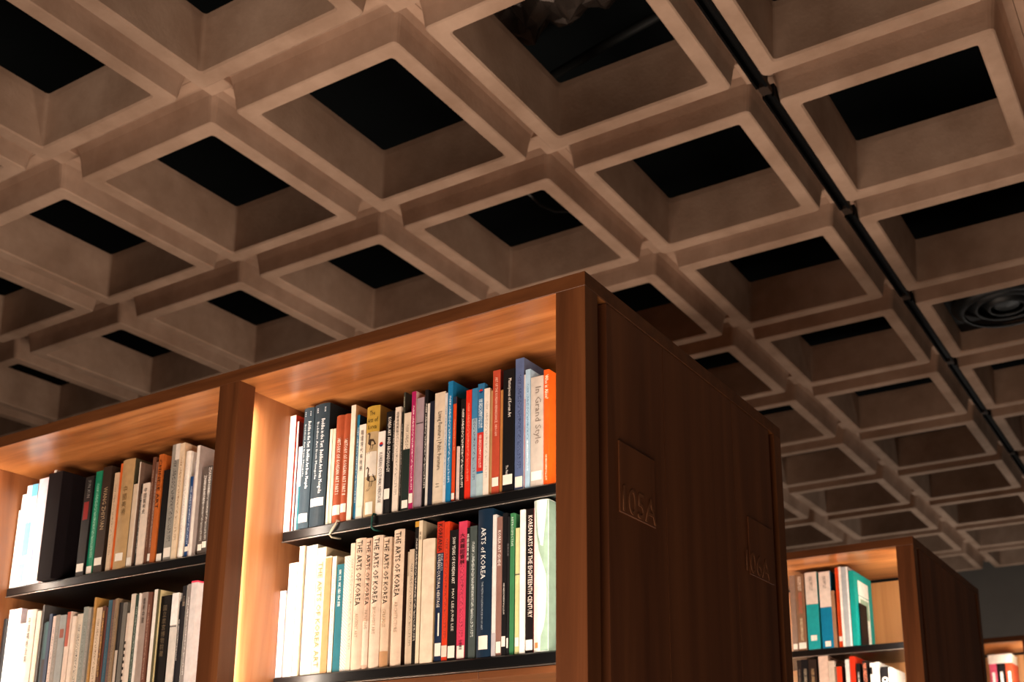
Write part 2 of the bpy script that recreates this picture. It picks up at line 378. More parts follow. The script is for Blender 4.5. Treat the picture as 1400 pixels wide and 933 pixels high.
# ------------------------------------------------------------------ books
TEXTS = []
def rnd_arc(u, bulge): return -bulge*sin(pi*min(1, max(0, u)))
class Book: pass
def make_book(x0, x1, h, col, look, o, ysp, zsh, rng):
    t = (x1-x0)/1000; H = h/1000
    dep = o.get('dep', 0)/1000 + (0 if 'dep' in o else rng.uniform(-.0015, .003))
    D = min(.235, max(.13, .8*H))
    e = thing('book', look, 'book', (x0/1000, ysp+dep, zsh+.0004))
    B = Book(); B.e, B.t, B.H, B.D, B.col = e, t, H, D, col
    B.bulge = min(.004, t*.16) if o.get('r') else 0
    bd = .0022 if t > .014 else .0008
    main = plain(col, .5 if not o.get('box') else .85)
    if o.get('box'):
        v, f = box_vf(0, t, 0, D, 0, H, .001); fix(mesh_obj('slipcase', v, f, main, e))
        box('inner_book', .003, t-.003, .004, D+.002, .002, H-.003, plain('d8b8b0', .7), e, 0)
        return B
    n = 6 if B.bulge else 1
    arc = [(k/n*t, rnd_arc(k/n, B.bulge)) for k in range(n+1)]
    out = [(0, D)] + arc + [(t, D), (t-bd, D), (t-bd, bd+.001), (bd, bd+.001), (bd, D)]
    N = len(out); v = [(x, y, 0) for x, y in out] + [(x, y, H) for x, y in out]
    f, mi = [], []
    for k in range(N):
        f.append((k, (k+1) % N, N+(k+1) % N, N+k)); mi.append(1 if k == n+1 or k == n+2 else 0)
    # top and bottom edges of the cover as quads
    q = N-4
    def cap(base):
        r = [(base+0, base+1, base+N-2, base+N-1), (base+n+1, base+n+2, base+n+3, base+n+4), tuple(base+k for k in range(1, n+2)) + (base+n+4, base+N-2)]
        return r
    c0 = cap(0) + cap(N); f += c0; mi += [0, 1, 0, 0, 1, 0]
    mats = [main, plain(o['cov'], .5) if 'cov' in o else main]
    fix(mesh_obj('cover', v, f, mats, e, mi=mi))
    if not (t-2*bd < .001):
        box('page_block', bd+.0002, t-bd-.0002, bd+.0014, D-.004, .0025, H-.003, PAGES, e, 0)
    def strip(name, u0, u1, v0, v1, mat, lift=.0005, nn=None):
        nn = nn or (6 if B.bulge else 1); vv, ff = [], []
        for k in range(nn+1):
            u = u0+(u1-u0)*k/nn; y = rnd_arc(u, B.bulge)-lift
            vv += [(u*t, y, v0*H), (u*t, y, v1*H)]
        for k in range(nn): ff.append((2*k, 2*k+2, 2*k+3, 2*k+1))
        return mesh_obj(name, vv, ff, mat, e)
    def poly(name, pts, c, lift=.0007):
        return mesh_obj(name, [(u*t, rnd_arc(u, B.bulge)-lift, w*H) for u, w in pts], [tuple(range(len(pts)))], plain(c, .55), e)
    def polys(name, lst, c, lift=.0008):
        vv, ff = [], []
        for pts in lst:
            k = len(vv); vv += [(u*t, rnd_arc(u, B.bulge)-lift, w*H) for u, w in pts]; ff.append(tuple(range(k, k+len(pts))))
        return mesh_obj(name, vv, ff, plain(c, .55), e)
    if 'mk' in o: strip('printed_lines', .3, .7, .16, .88, print_mat(col, o['mk']), .0003)
    for pp in o.get('P', []): strip('printed_lines', pp[2], pp[3], pp[0], pp[1], print_mat(col if len(pp) < 6 else pp[5], pp[4]), .0009)
    if o.get('waves'): strip('wavy_print', .02, .98, .01, .99, wave_mat(col, 'b4b0aa'), .0003)
    for bb in o.get('band', []):
        u0, u1 = (bb[3], bb[4]) if len(bb) > 3 else (0, 1)
        strip('colour_band', u0, u1, bb[0], bb[1], plain(bb[2], .5), .0005)
    if 'L' in o:
        w = o['L'][2] if len(o['L']) > 2 else .84
        strip('call_label', .5-w/2, .5+w/2, o['L'][0], o['L'][1], LABEL, .0009)
    if 'L2' in o: strip('oval_label', .42, .62, o['L2'][0], o['L2'][1], LABEL, .0009)
    if o.get('bars'):
        polys('publisher_print', [[(.2, w), (.8, w), (.8, w+.006), (.2, w+.006)] for w in (.93, .945, .96)], 'c8d0d4')
    if 'line' in o: strip('cross_line', 0, 1, o['line'], o['line']+.008, plain('3a3438', .6), .0006)
    if 'dot' in o:
        w = .84 if o['dot'] is True or o['dot'] == 1 else o['dot']; r = .28; k = r*t/H
        polys('emblem_top', [[(.5+r*cos(a), w+k*sin(a)) for a in [pi*q/8 for q in range(9)]]], 'c0241c')
        polys('emblem_foot', [[(.5+r*cos(a), w+k*sin(a)) for a in [pi+pi*q/8 for q in range(9)]]], '24386c')
    if o.get('squares'):
        polys('square_print', [[(.02, w), (.45, w), (.45, w+.035), (.02, w+.035)] for w in [.03+.075*q for q in range(9)]], '15130f')
    if o.get('ring'):
        for nm, r, c in (('emblem_ring', .42, 'e0dcd4'), ('emblem_core', .2, '1a181a')):
            k = r*t/H
            polys(nm, [[(.5+r*cos(2*pi*q/16), .8+k*sin(2*pi*q/16)) for q in range(16)]], c, .0007 if r > .3 else .001)
    if o.get('cranes'):
        L = []
        for cu, cw, s in ((.50, .655, 1), (.55, .33, 1.15)):
            L.append([(cu-.30*s, cw+.01), (cu-.12*s, cw+.042*s), (cu+.16*s, cw+.036*s), (cu+.34*s, cw-.012*s), (cu+.12*s, cw-.022*s), (cu-.16*s, cw-.012*s)])
            L.append([(cu-.26*s, cw+.012), (cu-.17*s, cw+.022), (cu-.10*s, cw+.085*s), (cu-.24*s, cw+.105*s), (cu-.38*s, cw+.088*s), (cu-.20*s, cw+.088*s)])
            for d in (-.04, .12): L.append([(cu+d, cw-.012), (cu+d+.04, cw-.012), (cu+d-.02, cw-.055*s), (cu+d-.30, cw-.085*s), (cu+d-.30, cw-.093*s), (cu+d-.07, cw-.06*s)])
        polys('crane_print', L, '3a2c20')
    if o.get('vase'):
        poly('vase_print', [(.10, .995), (.98, .995), (.98, .005), (.52, .005), (.56, .10), (.74, .16), (.84, .24), (.90, .40), (.86, .50), (.70, .56), (.40, .66), (.20, .80)], '8ea896')
        poly('foot_print', [(.12, .025), (.36, .025), (.36, .06), (.12, .06)], 'e08850', .0011)
        mesh_obj('vase_print', [(t+.0006, a*D, b*H) for a, b in ((.0, .005), (.7, .005), (.66, .10), (.40, .16), (.22, .24), (.18, .40), (.3, .50), (.55, .6), (.66, .75), (.62, .995), (0, .995))], [tuple(range(11))], plain('8ea896', .5), e)
    if o.get('pink'):
        box('top_edge', .0, t, -.0008, D, H, H+.004, plain('e0405c', .5), e, 0)
        mesh_obj('side_mark', [(t+.0006, a*D, b*H) for a, b in ((.1, .66), (.22, .66), (.22, .9), (.1, .9))], [(0, 1, 2, 3)], plain('e0506c', .5), e)
    if o.get('case'):
        box('slipcase_top', 0, t, 0, D, H, H+.003, plain(o['case'], .6), e, 0)
    if o.get('cover_pic'):
        def side(nm, pts, c, l): mesh_obj(nm, [(t+l, a*D, b*H) for a, b in pts], [tuple(range(len(pts)))], plain(c, .5), e)
        side('title_panel', [(.2, .70), (.78, .70), (.78, .90), (.2, .90)], 'e6e4da', .0005)
        side('picture_panel', [(.2, .12), (.78, .06), (.78, .69), (.2, .69)], 'e2e6da', .0005)
        side('picture_green', [(.28, .40), (.74, .40), (.74, .66), (.28, .66)], '8ca890', .0008)
        side('picture_dark', [(.30, .12), (.62, .10), (.60, .46), (.30, .5)], '141414', .0011)
    for q in o.get('T', []): TEXTS.append((B, 'T', *q))
    for key in ('V', 'V2'):
        if key in o: TEXTS.append((B, 'V', *o[key], 1.0)) if key == 'V' else TEXTS.append((B, 'V', *o[key], 1.0))
    if 'T3' in o: TEXTS.append((B, 'H', *o['T3'], .8, 1))
    return B

UPPER_NEAR = [
    (-1825.4, -1807.2, 278.3, 'dcd0c9', 'white book with red top edge', 'red-topped white book', {'cov': 'd8452f'}),
    (-1805.3, -1800.5, 262.2, 'dcd6cc', 'thin white book with maroon cover', 'maroon-sided book', {'cov': '6e2a28'}),
    (-1795.6, -1783.0, 198.5, 'eef0f0', 'short white book with teal foot', 'teal-footed book', {'band': [(0, 0.52, '1d5f6b', 0.45, 1)]}),
    (-1782.4, -1751.8, 286.8, '34424c', 'slimmer slate Buddha in the Yurt', 'slim slate volume', {'T': [('Buddha in the Yurt  Buddhist Art from Mongolia', 'e8eef0', 0.12, 0.68, 0.54, 0.3), ('Buddhist Art from Mongolia', 'c8d2d6', 0.14, 0.62, 0.2, 0.22)], 'L': (0.05, 0.12), 'r': 1, 'bars': 1}),
    (-1750.2, -1705.3, 289.3, '2c3942', 'thicker slate Buddha in the Yurt', 'thick slate volume', {'T': [('Buddha in the Yurt  Buddhist Art from Mongolia', 'e8eef0', 0.13, 0.74, 0.52, 0.26), ('Buddhist Art from Mongolia', 'c8d2d6', 0.15, 0.62, 0.22, 0.2)], 'L': (0.16, 0.225), 'r': 1, 'bars': 1, 'cov': '22282c'}),
    (-1700.6, -1693.6, 223.2, 'd9d0bd', 'worn thin cream pamphlet', 'worn cream pamphlet', {}),
    (-1693.0, -1684.2, 222.8, 'cfc4ae', 'creased cream book with dark cover', 'creased cream book', {'cov': '2a2624'}),
    (-1683.6, -1658.4, 250.6, '9c4a2c', 'rust cloth book, first of two', 'first rust book', {'T': [('HISTORY OF KOREAN ART PART I', 'f0e4d4', 0.22, 0.74, 0.3, 0.5)], 'L': (0.07, 0.16), 'r': 1}),
    (-1657.3, -1639.1, 248.9, 'a04c2e', 'rust cloth book, second of two', 'second rust book', {'T': [('HISTORY OF KOREAN ART PART II', 'f0e4d4', 0.24, 0.76, 0.3, 0.5)], 'L': (0.08, 0.16), 'r': 1}),
    (-1638.5, -1625.6, 267.1, 'e6dccb', 'tall cream book with tan cover', 'tall cream book', {'cov': 'b98f62'}),
    (-1623.5, -1616.0, 242.8, '1f6f94', 'narrow blue book with navy cover', 'narrow blue book', {'cov': '16202c', 'mk': 'cfe0e8'}),
    (-1614.2, -1595.2, 216.5, 'e8dfd0', 'white book with stacked black characters', 'character-spined book', {'V': ('韓國現代美術展', '2a2622', 0.06, 0.5, 0.42), 'L': (0.03, 0.12)}),
    (-1594.0, -1557.5, 253.8, 'b9a27c', 'thick Arts of Korea with cranes', 'crane-pictured book', {'T3': ('The\nArts of\nKorea', '2c2416', 0.045, 0.235), 'band': [(0.76, 1, 'b8963f', 0, 1), (0.36, 0.58, 'd8d0c2', 0.05, 0.9)], 'cranes': 1, 'L': (0.02, 0.13, 0.55), 'cov': '7a5c2c', 'r': 1}),
    (-1556.9, -1538.1, 189.1, 'e7e1d8', 'white Korean Cultural Heritage book', 'white heritage book', {'T': [('KOREAN CULTURAL HERITAGE', '33302e', 0.26, 0.86, 0.28, 0.5)], 'dot': 1}),
    (-1537.5, -1519.7, 232.3, '141416', 'black Korea Art and Archaeology', 'black archaeology book', {'T': [('KOREA ART AND ARCHAEOLOGY', 'f0ece4', 0.06, 0.6, 0.3, 0.55)], 'L': (0.14, 0.24)}),
    (-1519.1, -1512.9, 231.9, '1b1a1a', 'black book with fine white title', 'fine-titled black book', {'T': [('Treasures of the Early Choson Dynasty', 'e8e4dc', 0.1, 0.5, 0.2, 0.6)]}),
    (-1512.3, -1497.1, 237.5, 'e2d6c6', 'slim cream book with character title', 'slim cream book', {'V': ('高麗時代美術', '3a3530', 0.05, 0.25, 0.45), 'mk': '8a7f72'}),
    (-1496.5, -1493.0, 224.9, '141416', 'very thin black book', 'very thin black book', {'mk': 'e8e4dc'}),
    (-1492.4, -1488.4, 269.9, '3c3e36', 'olive black book with pale characters', 'olive black book', {'V': ('宣和畫譜集', 'c8c4ac', 0.04, 0.3, 0.7)}),
    (-1486.2, -1467.7, 218.4, 'd9cbb6', 'short book, cream above dark green', 'cream-green book', {'band': [(0, 0.62, '1e2a26', 0, 1)], 'L': (0.02, 0.1), 'mk': '7a7064'}),
    (-1467.1, -1455.6, 264.2, 'a8205c', 'magenta book with pale cover', 'magenta book', {'cov': 'd8b8b4', 'L': (0.05, 0.13), 'mk': 'f0d8dc'}),
    (-1454.4, -1435.8, 247.4, 'a2919a', 'mauve book with dark cross line', 'mauve book', {'line': 0.76}),
    (-1434.7, -1425.8, 263.5, '17171a', 'black book with fine white lettering', 'finely lettered black book', {'mk': 'e6e2da', 'cov': '101012'}),
    (-1424.6, -1418.2, 229.3, 'd8d4cc', 'thin pale book inside dark pair', 'thin pale book', {}),
    (-1417.6, -1405.9, 231.9, '1c2230', 'thin navy black book', 'thin navy book', {}),
    (-1405.3, -1377.7, 248.4, 'd8cab4', 'beige Living Furniture book', 'beige furniture book', {'T': [('Living Furniture | Public Furniture', '4a4238', 0.18, 0.7, 0.25, 0.5), ('|:|', '6a6258', 0.82, 0.88, 0.3, 0.3)]}),
    (-1377.1, -1370.9, 242.6, 'd2d4d4', 'thin pale book with blue lettering', 'blue-lettered thin book', {'mk': '3a7aa8'}),
    (-1370.3, -1358.1, 267.6, '1b78ae', 'tall bright blue book', 'bright blue book', {'mk': 'cfe4f0'}),
    (-1356.5, -1347.9, 230.4, 'd2481f', 'orange Contemporary Korean Art book', 'orange art book', {'T': [('Contemporary Korean Art', 'f2b088', 0.22, 0.52, 0.25, 0.6)], 'band': [(0.93, 1, '24364c', 0, 1)], 'L': (0.02, 0.08), 'cov': '1a1818'}),
    (-1344.8, -1340.3, 118.4, 'e2c4bc', 'short pink pamphlet', 'short pink pamphlet', {}),
    (-1339.7, -1336.2, 117.0, 'e8d8ce', 'short cream pamphlet', 'short cream pamphlet', {'mk': '9a8a80'}),
    (-1335.6, -1323.7, 220.5, '191717', 'black book with dense white title', 'dense-titled black book', {'P': [(0.12, 0.9, 0.3, 0.75, 'efeae0')]}),
    (-1322.5, -1308.9, 237.7, 'd8301f', 'vivid red book', 'vivid red book', {'mk': 'f08a70'}),
    (-1307.9, -1293.8, 238.6, '9ab4c4', 'pale blue book with blue top', 'pale blue book', {'band': [(0.72, 1, '3a7fae', 0, 1)], 'mk': '38506a'}),
    (-1292.9, -1276.6, 245.7, '2f6f9c', 'blue book with red middle', 'blue and red book', {'band': [(0.22, 0.56, 'c8322c', 0, 1), (0, 0.2, 'a8c4cc', 0, 1)], 'P': [(0.25, 0.54, 0.3, 0.7, 'f0d8d0', 'c8322c'), (0.6, 0.86, 0.2, 0.8, 'dcecf2')], 'dot': 0.93}),
    (-1275.8, -1261.9, 231.4, 'e6dccf', 'off-white book with faint script', 'faint-script book', {'mk': 'b0a498', 'cov': 'b08c66'}),
    (-1261.3, -1256.6, 225.5, 'b99468', 'thin tan book', 'thin tan book', {}),
    (-1256.0, -1237.7, 267.7, 'b34a34', 'tall rust Korean Renaissance book', 'rust renaissance book', {'T': [('ART OF THE KOREAN RENAISSANCE, 1400-1600', 'f0cdb8', 0.06, 0.54, 0.25, 0.5)], 'L': (0.06, 0.13), 'cov': '6c2620'}),
    (-1236.6, -1229.6, 221.3, 'b57a44', 'thin ochre book', 'thin ochre book', {}),
    (-1229.0, -1202.3, 262.3, '141416', 'black Masterpieces of Korean Art', 'black masterpieces book', {'T': [('Masterpieces of Korean Art', 'f2eee6', 0.08, 0.4, 0.3, 0.6), ('The National', 'e8e4dc', 0.79, 0.9, 0.25, 0.4)], 'L': (0.055, 0.135)}),
    (-1201.5, -1180.9, 282.5, '55648a', 'tall slate blue book', 'tall slate-blue book', {'mk': '2c3a60', 'L': (0.02, 0.1), 'mk2': 'c2cad8', 'cov': '5e6a86'}),
    (-1180.1, -1175.3, 243.5, 'd6d0d4', 'thin white and magenta book', 'white-magenta book', {'band': [(0, 0.78, 'b8305c', 0.5, 1)]}),
    (-1174.3, -1163.1, 251.8, '9fbdd2', 'light blue book with fine print', 'light blue book', {'mk': '4a7898', 'P': [(0.14, 0.4, 0.35, 0.7, 'e8f4fa')]}),
    (-1161.9, -1132.9, 231.9, 'b8aea4', 'broad grey In Grand Style book', 'broad grey book', {'T': [('In Grand Style', '7a6e66', 0.1, 0.62, 0.25, 0.62)], 'L': (0.055, 0.135)}),
    (-1132.0, -1119.9, 243.0, 'e0551c', 'orange Who is Alice book', 'orange end book', {'T': [('Who is Alice?', 'fbe8d4', 0.05, 0.26, 0.25, 0.75)], 'P': [(0.04, 0.26, 0.35, 0.65, 'f8d8c0')], 'cov': 'e8641c'}),
]
LOWER_NEAR = [
    (-1825.4, -1808.0, 193.0, 'd8d4dc', 'short lilac book wrapped with tape', 'lilac taped book', {'band': [(0.56, 0.7, 'efe6de', 0, 1)], 'L': (0.27, 0.4)}),
    (-1807.1, -1799.6, 185.7, 'a8706a', 'short dusty pink book', 'short dusty-pink book', {}),
    (-1799.0, -1771.0, 252.1, 'dfd9cf', 'broad plain white book', 'broad white book', {'band': [(0, 1, 'e09060', 0.88, 0.94)]}),
    (-1770.4, -1754.1, 287.8, 'dcd3c5', 'white book with worn brown edge', 'brown-edged white book', {'band': [(0, 1, 'b98a5c', 0.86, 1)]}),
    (-1752.5, -1736.7, 286.6, 'd6cbb8', 'cream book with faint lettering', 'faint cream book', {'mk': 'cbb896'}),
    (-1736.1, -1720.5, 287.2, 'dcd5c7', 'white book beside big faint volume', 'plain white book', {'cov': 'e2d4bc'}),
    (-1719.2, -1693.5, 277.8, 'd9cbb6', 'thick cream book with faint title', 'thick cream volume', {'T': [('THE ARTS OF KOREA ART', 'c08a58', 0.12, 0.95, 0.2, 0.5)], 'cov': 'd8c4a0'}),
    (-1692.9, -1674.7, 251.6, 'b98e5c', 'tan book in open slipcase', 'tan slipcase book', {'case': 'e8dcc6'}),
    (-1674.1, -1661.9, 253.0, 'ebe0cc', 'cream slipcase edge book', 'cream slipcase book', {'cov': 'cbb594', 'mk': 'c8b490'}),
    (-1659.2, -1639.3, 233.0, '1c6d7c', 'teal book with pale lettering', 'teal book', {'V': ('東洋美術史論', 'd8e8e8', 0.05, 0.4, 0.4)}),
    (-1638.7, -1621.5, 248.9, 'e4dfd6', 'white book with wavy grey lines', 'wavy-lined book', {'waves': 1}),
    (-1620.9, -1608.9, 274.8, 'e2d2bc', 'narrow cream book with faint title', 'narrow cream book', {'mk': 'a8947c'}),
    (-1608.3, -1579.2, 282.5, 'e0c8b0', 'Arts of Korea, ancient art volume', 'ancient art volume', {'T': [('THE ARTS OF KOREA', '2e2620', 0.02, 0.52, 0.25, 0.5), ('ANCIENT ART', 'b09880', 0.58, 0.76, 0.3, 0.4)], 'r': 1, 'cov': 'a8765c'}),
    (-1578.6, -1562.7, 279.8, 'd6b49c', 'Arts of Korea, painting volume', 'painting volume', {'T': [('THE ARTS OF KOREA', '2e2620', 0.02, 0.52, 0.25, 0.62), ('PAINTING', 'b09880', 0.56, 0.7, 0.3, 0.5)], 'r': 1, 'band': [(0.03, 0.36, 'e4d0bc', 0, 1)]}),
    (-1562.1, -1533.9, 282.7, 'e2ccb6', 'Arts of Korea, Buddhist art volume', 'Buddhist art volume', {'T': [('THE ARTS OF KOREA', '2e2620', 0.02, 0.52, 0.25, 0.5), ('BUDDHIST ART', 'b8a088', 0.55, 0.75, 0.3, 0.4)], 'r': 1}),
    (-1533.3, -1510.9, 275.9, 'd8bea4', 'Arts of Korea, ceramics volume', 'ceramics volume', {'T': [('THE ARTS OF KOREA', '2e2620', 0.02, 0.52, 0.25, 0.55), ('CERAMICS', 'b09878', 0.56, 0.7, 0.3, 0.4)], 'r': 1, 'band': [(0.0, 0.12, 'b98e66', 0, 1)]}),
    (-1504.4, -1476.4, 288.3, 'dfc6ae', 'Arts of Korea, tallest architecture volume', 'tallest arts volume', {'T': [('THE ARTS OF KOREA', '2e2620', 0.02, 0.5, 0.25, 0.5), ('ARCHITECTURE', 'b8a088', 0.54, 0.76, 0.3, 0.4)], 'r': 1, 'cov': '3a2620', 'chip': 1}),
    (-1474.0, -1466.9, 239.8, 'cdb79e', 'plain tan book with dark cover', 'plain tan book', {'cov': 'b49c84', 'dep': 12}),
    (-1464.1, -1460.6, 184.5, 'd8c6ae', 'short thin cream booklet', 'thin cream booklet', {}),
    (-1460.0, -1447.1, 240.7, 'c9b59c', 'wide tan book beside black spine', 'wide tan book', {'mk': '6a5c4e'}),
    (-1446.5, -1436.6, 298.5, '181614', 'black book with ochre top', 'ochre-topped black book', {'band': [(0.96, 1, 'd09a3c', 0, 1)], 'mk': 'c8beb0'}),
    (-1435.9, -1427.0, 299, 'e2d2b6', 'tall open cream slipcase', 'open cream slipcase', {'V': ('美術', '3a3024', 0.08, 0.17, 0.6), 'cov': 'd8c4a4'}),
    (-1424.6, -1393.1, 256.2, 'e4d2ba', 'rounded cream book in slipcase', 'rounded cream book', {'r': 1, 'cov': 'd0b48c'}),
    (-1389.3, -1371.5, 289.9, '1c2a44', 'navy book with red Koreana top', 'navy heritage book', {'band': [(0.77, 1, 'b8321f', 0, 1)], 'T': [('KOREANA', '2a1c1c', 0.02, 0.22, 0.2, 0.55), ('KOREAN CULTURAL HERITAGE', 'e0d8cc', 0.24, 0.62, 0.2, 0.4), ('FINE ARTS', 'a8b0bc', 0.24, 0.36, 0.62, 0.3)], 'L': (0.04, 0.13), 'L2': (0.18, 0.34)}),
    (-1370.9, -1357.7, 287.2, 'cc3a1e', 'orange-red book with pale foot', 'orange-red book', {'band': [(0.03, 0.11, 'e8d0c0', 0, 1)], 'mk': '7a1e10', 'cov': 'd8401f'}),
    (-1356.6, -1336.6, 267.1, '171414', 'black 5000 Years of Korean Art', 'black years book', {'T': [('5000 YEARS OF KOREAN ART', 'efe8dc', 0.06, 0.42, 0.3, 0.55), ('MAY LEE-JUNE LEE', 'd8d0c4', 0.46, 0.78, 0.35, 0.38)], 'L': (0.02, 0.11)}),
    (-1336.0, -1315.1, 283.1, 'd0405c', 'pink red book with black characters', 'pink-red book', {'V': ('大高麗國寶展', '1c1216', 0.09, 0.32, 0.6), 'V2': ('中華書局', '1c1216', 0.86, 0.93, 0.4), 'L': (0.01, 0.1), 'cov': 'd83848', 'mk': '8a2038'}),
    (-1314.3, -1307.0, 267.5, '1a1a1c', 'thin black book with white characters', 'thin black book', {'V': ('高麗國寶美術', 'e8e4dc', 0.05, 0.26, 0.75)}),
    (-1306.4, -1289.7, 268.9, '46504e', 'slate grey masterpieces book', 'slate grey book', {'T': [('Korean masterpieces of the Choson dynasty', 'c8d0cc', 0.25, 0.7, 0.3, 0.42)], 'mk': 'c0c8c4'}),
    (-1285.5, -1249.8, 299, '14283c', 'thick navy ARTS of KOREA', 'thick navy volume', {'T': [('ARTS of KOREA', 'eef0ee', 0.13, 0.48, 0.3, 0.32), ('THE METROPOLITAN MUSEUM OF ART', 'a8b4bc', 0.5, 0.82, 0.38, 0.12)], 'L': (0.05, 0.14, 0.6), 'r': 1, 'cov': '1c3a50'}),
    (-1249.2, -1240.6, 284.2, 'dcd8d4', 'thin white and grey book', 'thin white-grey book', {'band': [(0, 0.16, 'b8b4b8', 0, 1)]}),
    (-1240.0, -1226.8, 277.9, '8a665c', 'brown mauve Korea Art Guide', 'brown guide book', {'T': [('KOREA ART GUIDE', 'f4ece4', 0.1, 0.36, 0.25, 0.5)], 'L': (0.02, 0.1)}),
    (-1226.2, -1215.8, 284.1, '161618', 'black book with fine white title', 'fine-titled black spine', {'P': [(0.28, 0.5, 0.35, 0.65, 'dcd8d0')], 'L': (0.06, 0.13)}),
    (-1215.2, -1210.7, 275.9, '202022', 'dark book with grey emblem', 'grey-emblem book', {'V': ('韓國的美', '6a6a6c', 0.2, 0.5, 0.8), 'L': (0.05, 0.12)}),
    (-1210.1, -1200.6, 282.5, '3c7a50', 'green Retrospective book', 'green book', {'T': [('RETROSPECTIVE', 'd8e8d8', 0.03, 0.24, 0.3, 0.5)], 'cov': '4a8a5c'}),
    (-1196.5, -1186.2, 250.1, 'c8c890', 'pale yellow-green thin book', 'pale green book', {'L': (0.06, 0.13), 'line': 0.62}),
    (-1184.7, -1173.9, 284.9, 'efebe4', 'thin tall white book', 'thin tall white book', {}),
    (-1173.0, -1154.8, 285.2, '1a1414', 'black Eighteenth Century art book', 'black century book', {'T': [('KOREAN ARTS OF THE EIGHTEENTH CENTURY', 'f0e0d4', 0.05, 0.76, 0.3, 0.6)], 'L': (0.02, 0.09), 'cov': 'a02c24'}),
    (-1153.1, -1120.5, 299, 'dfe6de', 'thick white book with celadon vase', 'thick celadon book', {'vase': 1, 'cov': 'dfe8e0', 'r': 1}),
]
